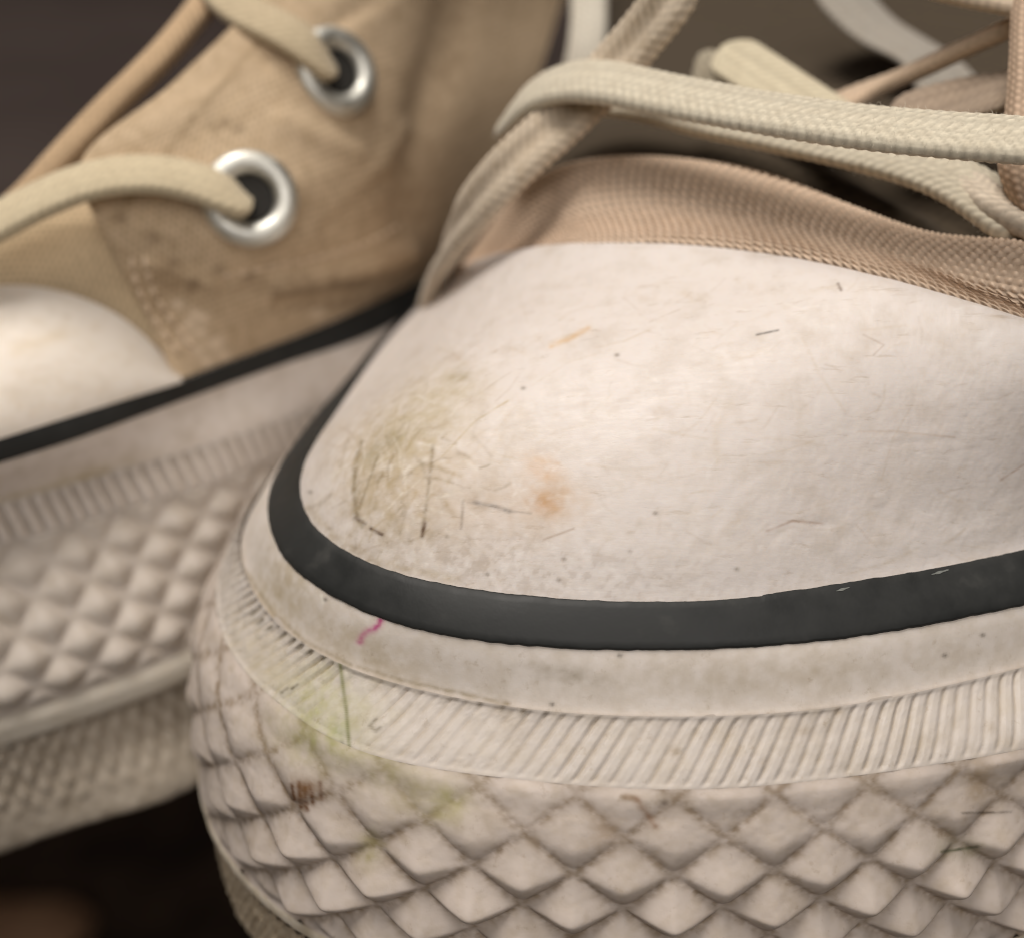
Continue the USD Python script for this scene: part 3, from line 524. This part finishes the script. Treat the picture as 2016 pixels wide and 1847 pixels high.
lace('lace', front, [(1345, -60, 152), (1318, 0, 153), (1270, 62, 156), (1190, 155, 159), (1105, 240, 158), (1010, 325, 159), (930, 415, 165), (885, 495, 176), (858, 565, 191), (843, 625, 204), (838, 690, 212)], 6.6, 2.6, lin((200, 186, 166)), (-0.05, 0.3, 0.9), 0.75, 'lace hanging down behind the toe cap', 0.9, fuzzy=2000, rough=1.7)
lace('lace', front, [(1760, 325, 151), (1690, 276, 156), (1600, 217, 162), (1510, 157, 167), (1455, 121, 170), (1415, 96, 172)], 8.0, 1.8, lin((214, 204, 178)), (0.0, 0.35, 0.9), 0, 'broad lace loop behind the crossing lace')
lace('lace', front, [(1416, 92, 174), (1396, 150, 175), (1402, 240, 176), (1430, 330, 177)], 5.5, 2.0, lin((196, 187, 166)), (-0.5, 0.3, 0.8), 0, 'folded back end of the broad lace loop')
lace('lace', front, [(1590, 235, 168), (1690, 190, 168), (1780, 152, 164), (1900, 97, 157), (2016, 44, 150), (2150, -10, 146)], 7, 2.2, lin((214, 190, 164)), (-0.2, 0.88, 0.42), 0, 'lace rising to the right edge')
lace('lace', front, [(1740, 252, 160), (1820, 226, 157), (1900, 202, 154), (1970, 184, 150), (2040, 168, 146)], 8.0, 2.0, lin((176, 158, 140)), (0.1, 0.35, 0.9), 0, 'taupe lace lying under the one that rises to the right edge')
lace('lace', front, [(1640, -40, 196), (1680, 20, 194), (1730, 66, 192), (1790, 98, 189), (1850, 140, 184), (1890, 230, 176)], 13, 2.0, lin((170, 164, 154)), (0.3, 0.6, 0.7), 0, 'pale lace far down on the tongue')
lace('lace', front, [(1760, -50, 158), (1890, -12, 152), (2016, 14, 147), (2140, 42, 143)], 5.0, 2.2, lin((214, 196, 174)), (0, 0.85, 0.5), 0, 'lace at the upper right corner')
lace('lace', front, [(1890, 352, 145), (1960, 406, 140), (2016, 432, 138), (2100, 470, 136)], 4.6, 2.6, lin((220, 208, 190)), (0, 0.6, 0.8), 0.2, 'coarse lace end under the eyestay')

# ------------------------------------------------------------------ rear sneaker
so_b = [(-260, 985), (-120, 946), (0, 910), (143, 866), (287, 814), (430, 762), (573, 712), (693, 674), (765, 642), (827, 604), (900, 560), (980, 512)]
si_b = [(-260, 938), (-120, 898), (0, 861), (143, 816), (287, 771), (354, 751), (430, 722), (573, 668), (693, 616), (765, 583), (822, 553)]
fo_b = [(0, 990), (104, 962), (209, 931), (313, 904), (418, 872), (560, 824), (640, 795), (700, 770)]
ho_b = [(0, 1066), (104, 1040), (209, 1006), (313, 978), (391, 957), (500, 915)]
do_b = [(0, 1388), (78, 1366), (183, 1328), (298, 1286), (360, 1254)]
lo_b = [(0, 1454), (104, 1426), (209, 1389), (313, 1352), (360, 1333)]
ou_b = [(0, 1666), (104, 1635), (209, 1606), (313, 1576), (365, 1558)]
RL = Loft(so_b, [(0, 3.3, si_b), (3.4, 0, 0.0), (11, -7.5, fo_b), (16.5, -12.6, ho_b), (35, -31, do_b), (40.5, -36.5, lo_b), (42, -37.6, 7.5), (44, -39, 7.0), (58, -53, ou_b), (62, -56.5, 6.0)], smooth=1)
c0 = RL.S(np.array([RL.L * 0.5]), np.array([20.0]))[0]; RL.side = 1.0 if RL.N(np.array([RL.L * 0.5]), np.array([20.0]))[0] @ (np.array([0, 0, ZC]) - c0) > 0 else -1.0
R0, R1 = 1.0, RL.L - 1.0
v, f, n = strip(RL, R0, R1, 0, 11.3, lambda s, t: wobble(s, t, 0.1), 0.6, 24)
st = Stain(v, lin((232, 221, 212))); st.mixin(np.clip(0.7 * (st.rough - 0.45), 0, 0.4), (186, 172, 150)); st.blob((180, 930), 120, 16, -15, (196, 178, 142), 0.4); st.line([(0, 985), (104, 958), (209, 926)], 8, (176, 156, 116), 0.5); obj('foxing_band', v, f, M_rub, rear, n, st.c)
ss = np.arange(R0, R1, 0.5); s2 = np.repeat(ss[:, None], len(prof), 1); t2 = 0.0 + 3.5 * prof[None, :, 0] + 0 * s2
P2 = RL.S(s2, t2) + RL.N(s2, t2) * prof[None, :, 1, None]; v, f = P2.reshape(-1, 3), gridfaces(len(ss), len(prof)); nn = vnormals(v, f)
if nn[4] @ RL.N(s2[:1, 4], t2[:1, 4])[0] < 0: f = f[:, ::-1]; nn = -nn
obj('black_stripe', v, f, M_black, rear, nn)
def rub_tint(v, base=(194, 183, 172)):
    st = Stain(v, lin(base)); st.mixin(np.clip(0.7 * (st.rough - 0.45), 0, 0.4), (182, 166, 144)); return st.c
v, f, n = strip(RL, R0, R1, 11, 16.9, lambda s, t: np.full(np.shape(s), -0.05), 1.0, 8)
band = obj('rib_band', v, f, M_rub, rear, n, rub_tint(v))
PR = 2.1
def rib_h2(s, t): w = (t - 11) / 5.6; return 0.25 + 1.4 * (np.abs(np.cos(np.pi * (s - 0.9 * w) / PR)) - 0.4) * sstep(0, .1, w) * (1 - sstep(.88, 1, w)) + 0.15 * (1 - sstep(0, .1, w) * (1 - sstep(.88, 1, w)))
s_hid = RL.find((640, 830), 14.0); s_off = RL.find((-150, 1080), 14.0)
for k in range(int(min(s_off, s_hid) / PR) - 1, int(max(s_off, s_hid) / PR) + 6):
    a, w = np.meshgrid(np.linspace(-0.5, 0.5, 7), np.linspace(0, 1, 10), indexing='ij')
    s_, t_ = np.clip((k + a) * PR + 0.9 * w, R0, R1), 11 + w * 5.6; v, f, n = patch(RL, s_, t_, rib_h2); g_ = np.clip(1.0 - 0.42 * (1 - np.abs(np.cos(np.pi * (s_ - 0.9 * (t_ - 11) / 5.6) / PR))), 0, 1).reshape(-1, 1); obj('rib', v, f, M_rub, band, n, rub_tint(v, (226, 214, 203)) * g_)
WB, HB = 7.6, 6.6; s_b0 = RL.find((110, 1130), 20.0)
def stud_h2(s, t):
    a, b = (s - s_b0) / WB, (t - 20.5) / HB; p, q = a + b, b - a; fp, fq = p % 1, q % 1
    cl = lambda x: np.clip((x - 0.07) / 0.86, 0, 1); m = (1 - np.abs(2 * cl(fp) - 1) ** 1.9) * (1 - np.abs(2 * cl(fq) - 1) ** 1.9)
    return 0.05 + 1.25 * m * (0.35 + 0.65 * sstep(17, 23, t)) * sstep(16.6, 17.6, t) * (1 - sstep(34.5, 36.5, t)) + 0.2 * (1 - sstep(16.6, 18, t))
v, f, n = strip(RL, R0, R1, 16.4, 36.8, lambda s, t: np.full(np.shape(s), -0.35), 1.2, 20)
bump2 = obj('toe_bumper', v, f, M_rub, rear, n, rub_tint(v))
for ip in range(-40, 40):
    for iq in range(-40, 40):
        P_, Q_ = np.meshgrid(np.linspace(0, 1, 14), np.linspace(0, 1, 14), indexing='ij'); p, q = ip + P_, iq + Q_
        s_, t_ = s_b0 + (p - q) / 2 * WB, 20.5 + (p + q) / 2 * HB
        if s_.mean() < s_off - 6 or s_.mean() > s_hid + 8 or t_.max() < 17.2 or t_.min() > 35.6: continue
        s_ = np.clip(s_, R0, R1); t_ = np.clip(t_, 16.5, 36.8); v, f, n = patch(RL, s_, t_, stud_h2); obj('diamond_stud', v, f, M_rub, bump2, n, rub_tint(v))
v, f, n = strip(RL, R0, R1, 36.6, 42.5, lambda s, t: 0.3 + 0.5 * sstep(36.6, 38.5, t) * (1 - sstep(40.5, 42, t)), 0.9, 18); obj('bumper_lip', v, f, M_rub, rear, n, rub_tint(v, (205, 196, 182)))
def sole_h2(s, t): return 0.9 * np.abs(np.sin((s + 0.7 * t) * 1.05)) * np.abs(np.sin((s - 0.7 * t) * 1.05)) * (1 - sstep(50, 56, t)) + wobble(s, t, 0.3, 0.4)
v, f, n = strip(RL, R0, R1, 42.3, 62, sole_h2, 0.4, 60); st = Stain(v, lin((180, 168, 152))); st.mixin(np.clip(1.1 * (st.rough - 0.42), 0, 0.6), (126, 112, 95)); obj('outsole', v, f, M_rub, rear, n, st.c)

# rear toe cap
sA = np.linspace(R0, RL.find((356, 752), 0.2), 140) if RL.find((0, 861), 0.2) < RL.find((356, 752), 0.2) else np.linspace(R1, RL.find((356, 752), 0.2), 140)
A2 = RL.S(sA, np.full_like(sA, 0.15))
Bb = at(curve([(-300, 700, 176), (-150, 600, 174), (-60, 573, 172), (0, 566, 171.5), (60, 567, 171.5), (120, 577, 172), (200, 606, 173.5), (260, 644, 175), (310, 695, 177), (352, 748, 179)], 140))
ch = Bb - A2; L2 = np.linalg.norm(ch, axis=1, keepdims=True); u2 = unit(RL.S(sA, np.full_like(sA, 0.1)) - RL.S(sA, np.full_like(sA, 3))); u2 = unit(u2 + [0.0, 0.25, 0.3])
C2 = hermite(A2, u2 * L2 * 0.9, Bb, unit(ch + [0, 0, 0]) * L2 * 0.9, np.linspace(0, 1, 90))
NC = unit(np.cross(np.gradient(C2, axis=0), np.gradient(C2, axis=1)))
if NC[100, 45] @ (np.array([0, 0, ZC]) - C2[100, 45]) < 0: NC = -NC
C2 = C2 + NC * 0.5
st = Stain(C2.reshape(-1, 3), lin((226, 216, 204))); st.mixin(np.clip(0.6 * (st.rough - 0.5), 0, 0.3), (206, 184, 150)); st.line([(30, 690), (120, 660)], 14, (204, 182, 146), 0.35)
obj('toe_cap', C2.reshape(-1, 3), gridfaces(140, 90), M_cap, rear, None, st.c)

# rear canvas
TAN2 = lin((222, 198, 166))
def rear_dirt(st):
    st.mixin(np.clip(0.05 + 1.0 * (st.rough - 0.48), 0, 0.45), (168, 144, 112)); st.blob((330, 560), 110, 60, 30, (150, 126, 96), 0.5); st.blob((620, 560), 150, 22, -5, (128, 108, 84), 0.55); st.blob((660, 600), 130, 14, -8, (120, 100, 78), 0.5)
    st.blob((800, 480), 60, 160, 20, (146, 122, 96), 0.4); st.blob((780, 250), 26, 140, 18, (128, 108, 84), 0.4); st.blob((880, 120), 30, 160, 14, (130, 108, 84), 0.4)
    for c in [(420, 680), (400, 628), (626, 620), (395, 655), (440, 700), (350, 600), (372, 640), (388, 690), (408, 712), (384, 620), (430, 672), (366, 668)]: st.blob(c, 13, 10, 0, (236, 216, 190), 0.85, 0.3)
    for c in [(240, 430), (300, 470), (340, 520), (380, 560), (430, 530), (490, 545), (420, 250), (440, 240), (470, 255)]: st.blob(c, 13, 11, 0, (122, 102, 80), 0.55, 0.2)
    st.line([(220, 440), (330, 300), (450, 150), (560, 30)], 9, (150, 128, 98), 0.35); st.line([(260, 460), (380, 300), (470, 190)], 6, (214, 190, 154), 0.3)
sib = [tuple(np.r_[where(RL.S(np.array([s_]), np.array([0.25])))[0], depth(RL.S(np.array([s_]), np.array([0.25])))[0] + 0.6]) for s_ in [RL.find(p_, 0.25) for p_ in [(345, 757), (430, 722), (573, 668), (693, 616), (765, 583), (822, 553), (900, 505), (965, 466)]]]
def rear_relief(q): return 1.7 * (0.9 * np.exp(-(seg_dist(q, [(560, 560), (700, 535), (800, 500)]) / 26) ** 2) - 0.7 * np.exp(-(seg_dist(q, [(560, 600), (700, 575)]) / 22) ** 2) - 0.9 * np.exp(-(seg_dist(q, [(800, 420), (840, 200), (900, 0)]) / 40) ** 2) + 0.5 * np.exp(-(seg_dist(q, [(300, 520), (420, 560)]) / 20) ** 2) + 0.35 * np.exp(-(seg_dist(q, [(600, 470), (720, 380), (800, 260)]) / 24) ** 2) - 0.4 * np.exp(-(seg_dist(q, [(640, 450), (750, 360)]) / 20) ** 2) + 0.4 * np.exp(-(seg_dist(q, [(560, 240), (700, 300)]) / 26) ** 2))
QROWS = [sib,
    [(300, 648, 176), (400, 600, 177), (540, 550, 182), (680, 500, 190), (770, 470, 199), (850, 430, 209), (930, 380, 217), (1000, 330, 223)],
    [(225, 498, 170), (330, 450, 171), (490, 385, 173), (640, 330, 181), (760, 290, 192), (880, 240, 205), (980, 190, 216), (1060, 150, 223)],
    [(155, 337, 167.5), (300, 282, 169.8), (450, 205, 174), (630, 130, 182), (760, 90, 192), (900, 40, 206), (1030, 0, 218), (1120, -30, 225)],
    [(335, 168, 173), (470, 112, 176.5), (600, 55, 182), (720, 5, 189.5), (840, -45, 198), (960, -85, 209), (1090, -115, 219), (1190, -140, 226)],
    [(487, 22, 179), (610, -35, 184), (730, -85, 190.5), (850, -130, 197.5), (960, -165, 206), (1070, -190, 214), (1160, -210, 222), (1250, -230, 228)],
    [(600, -105, 186), (680, -150, 189), (750, -200, 194), (860, -240, 200), (960, -260, 206), (1060, -280, 213), (1160, -290, 221), (1260, -300, 228)]]
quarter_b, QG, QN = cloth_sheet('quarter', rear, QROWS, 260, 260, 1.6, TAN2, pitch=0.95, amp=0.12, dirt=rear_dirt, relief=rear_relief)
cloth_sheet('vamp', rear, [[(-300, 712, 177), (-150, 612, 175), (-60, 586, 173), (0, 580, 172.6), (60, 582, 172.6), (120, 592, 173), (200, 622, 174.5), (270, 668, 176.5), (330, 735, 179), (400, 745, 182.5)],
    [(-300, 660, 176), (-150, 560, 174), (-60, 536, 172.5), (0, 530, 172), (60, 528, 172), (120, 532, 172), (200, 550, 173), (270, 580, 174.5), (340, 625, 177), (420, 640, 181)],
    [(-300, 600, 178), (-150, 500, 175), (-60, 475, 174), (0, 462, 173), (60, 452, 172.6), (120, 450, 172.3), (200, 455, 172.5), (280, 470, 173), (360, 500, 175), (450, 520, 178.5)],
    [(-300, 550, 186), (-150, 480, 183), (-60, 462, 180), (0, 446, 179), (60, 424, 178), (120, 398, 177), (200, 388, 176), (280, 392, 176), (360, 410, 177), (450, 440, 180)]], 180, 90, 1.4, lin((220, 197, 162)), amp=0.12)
lace('tongue', rear, [(-60, 470, 178), (30, 410, 176), (108, 326, 175), (228, 200, 176), (300, 130, 178), (358, 66, 181), (408, 0, 184), (540, -110, 190)], 3.9, 3.4, lin((204, 176, 142)), (0.2, 0.5, 0.8), 0)
# stitches along the seams of the rear quarter
def stitches(line, step=2.3, r=0.38, col=(226, 204, 176)):
    Q3, N3 = QG.reshape(-1, 3), QN.reshape(-1, 3); q2 = where(Q3)
    L3 = np.array([Q3[np.linalg.norm(q2 - c, axis=1).argmin()] + N3[np.linalg.norm(q2 - c, axis=1).argmin()] * 0.25 for c in curve(np.array(line, float), 120)])
    L3 = gaussian_filter1d(L3, 3, axis=0, mode='nearest'); d = np.r_[0, np.cumsum(np.linalg.norm(np.diff(L3, axis=0), axis=1))]
    for x0 in np.arange(0.3, d[-1] - step, step):
        x = np.linspace(x0, x0 + step * 0.72, 6); P = np.stack([np.interp(x, d, L3[:, k]) for k in range(3)], 1)
        T = unit(np.gradient(P, axis=0)); B = unit(np.cross(T, back_v)); F = np.cross(B, T); a = np.linspace(0, 2 * np.pi, 8, endpoint=False)
        rr = r * np.sqrt(np.clip(1 - (np.linspace(-1, 1, 6) * 0.97) ** 2, 0.02, 1))
        V = P[:, None] + rr[:, None, None] * (np.cos(a)[None, :, None] * B[:, None] + np.sin(a)[None, :, None] * F[:, None] * (1 if (F[0] @ back_v) > 0 else -1))
        obj('stitch', V.reshape(-1, 3), gridfaces(6, 8, wrap_v=True), M_lace, quarter_b, None, np.tile(lin(col), (48, 1)))
back_v = np.array([0, -CP, SP])
for ln in [[(258, 500), (272, 570), (316, 645), (378, 728)], [(284, 496), (298, 562), (342, 636), (404, 712)], [(430, 545), (560, 520), (690, 490), (790, 440)]]: stitches(ln)
# eyelets
def eyelet(c, normal, r_out=6.7, r_in=3.4):
    p = at([c])[0]; nz = unit(np.asarray(normal, float)); a = unit(np.cross(nz, [0.1, 0.9, 0.3])); b = np.cross(nz, a)
    def rev(profile, m=72):
        th = np.linspace(0, 2 * np.pi, m, endpoint=False); pr = np.asarray(profile, float)
        V = p + pr[None, :, 0, None] * (np.cos(th)[:, None, None] * a + np.sin(th)[:, None, None] * b) + pr[None, :, 1, None] * nz
        n_, k = m, len(pr); i, j = np.meshgrid(np.arange(n_), np.arange(k - 1), indexing='ij'); i2 = (i + 1) % n_
        return V.reshape(-1, 3), np.stack([i * k + j, i2 * k + j, i2 * k + j + 1, i * k + j + 1], -1).reshape(-1, 4)
    mid_ = (r_out + r_in) / 2; hw = (r_out - r_in) / 2
    pr = [(r_out, -0.6)] + [(mid_ + hw * math.cos(x), 1.35 * math.sin(x) + 0.1) for x in np.linspace(0, math.pi * 0.97, 18)] + [(r_in - 0.15, -0.8), (r_in - 0.2, -2.2)]
    v, f = rev(pr[::-1]); e = obj('eyelet', v, f, M_metal, rear)
    v, f = rev([(0.01, 0.30), (r_in - 0.1, 0.30)]); obj('eyelet_shade_disc', v, f, M_dark, e)  # dark disc above the canvas, coloured as the shade inside the hole
back_v = np.array([0, -CP, SP])
def q_normal(c): d = np.linalg.norm(where(QG.reshape(-1, 3)) - np.array(c[:2]), axis=1); i = d.argmin(); return QN.reshape(-1, 3)[i], depth(QG.reshape(-1, 3)[i])[0]
for c in [(492, 392), (662, 142)]:
    nq, dq = q_normal(c); print('eyelet', c, dq, nq)
    eyelet((c[0], c[1], dq - 0.6), unit(nq + 0.25 * back_v))
d1, d2 = q_normal((492, 392))[1], q_normal((662, 142))[1]
lace('lace', rear, [(-90, 482, 166), (0, 436, 166), (100, 384, 165.5), (200, 350, 166), (290, 342, 167), (370, 354, d1 - 5), (430, 374, d1 - 4.2), (468, 396, d1 - 2.6), (488, 410, d1 - 0.2)], 6.8, 2.6, lin((214, 200, 170)), (0, 0.6, 0.8), 0, 'lace entering the lower eyelet')
lace('lace', rear, [(420, -60, 184), (450, 0, 181), (500, 34, d2 - 5), (560, 62, d2 - 5.5), (610, 96, d2 - 4.5), (640, 128, d2 - 2.5), (655, 150, d2 - 0.2)], 7.0, 2.4, lin((204, 188, 158)), (0.1, 0.6, 0.8), 0, 'lace entering the upper eyelet')
lace('lace', rear, [(1150, -160, 222), (1158, -60, 214), (1160, 40, 209), (1152, 110, 207), (1130, 190, 208), (1090, 260, 212)], 6.0, 2.0, lin((212, 206, 192)), (0, 0.4, 0.9), 0, 'pale lace end hanging beside the canvas')

# ------------------------------------------------------------------ what carries the shoes, and the floor below
def box(name, c, s, m, bev=0.004):
    import trimesh
    c, s = np.array(c) / U, np.array(s) / U; b = bev / U
    pts = [np.array([x, y, z]) * (s / 2 - b * np.array(k)) for x in (-1, 1) for y in (-1, 1) for z in (-1, 1) for k in ((0, 1, 1), (1, 0, 1), (1, 1, 0))]
    h = trimesh.convex.convex_hull(np.array(pts)); return obj(name, h.vertices + c, h.faces, m, normals=False)
o = box('shelf', (0.0, 0.62, -0.011), (1.6, 0.80, 0.022), M_shelf); o.SetCustomDataByKey('label', 'dark shelf board that carries the shoes, toes overhanging its edge'); o.SetCustomDataByKey('category', 'shelf')
o = box('wooden_strip', (-0.345, 0.615, -0.585), (0.10, 0.05, 0.034), M_wood, 0.016); o.SetCustomDataByKey('label', 'blurred brown wooden strip on the dark floor, lower left corner'); o.SetCustomDataByKey('category', 'wood strip')
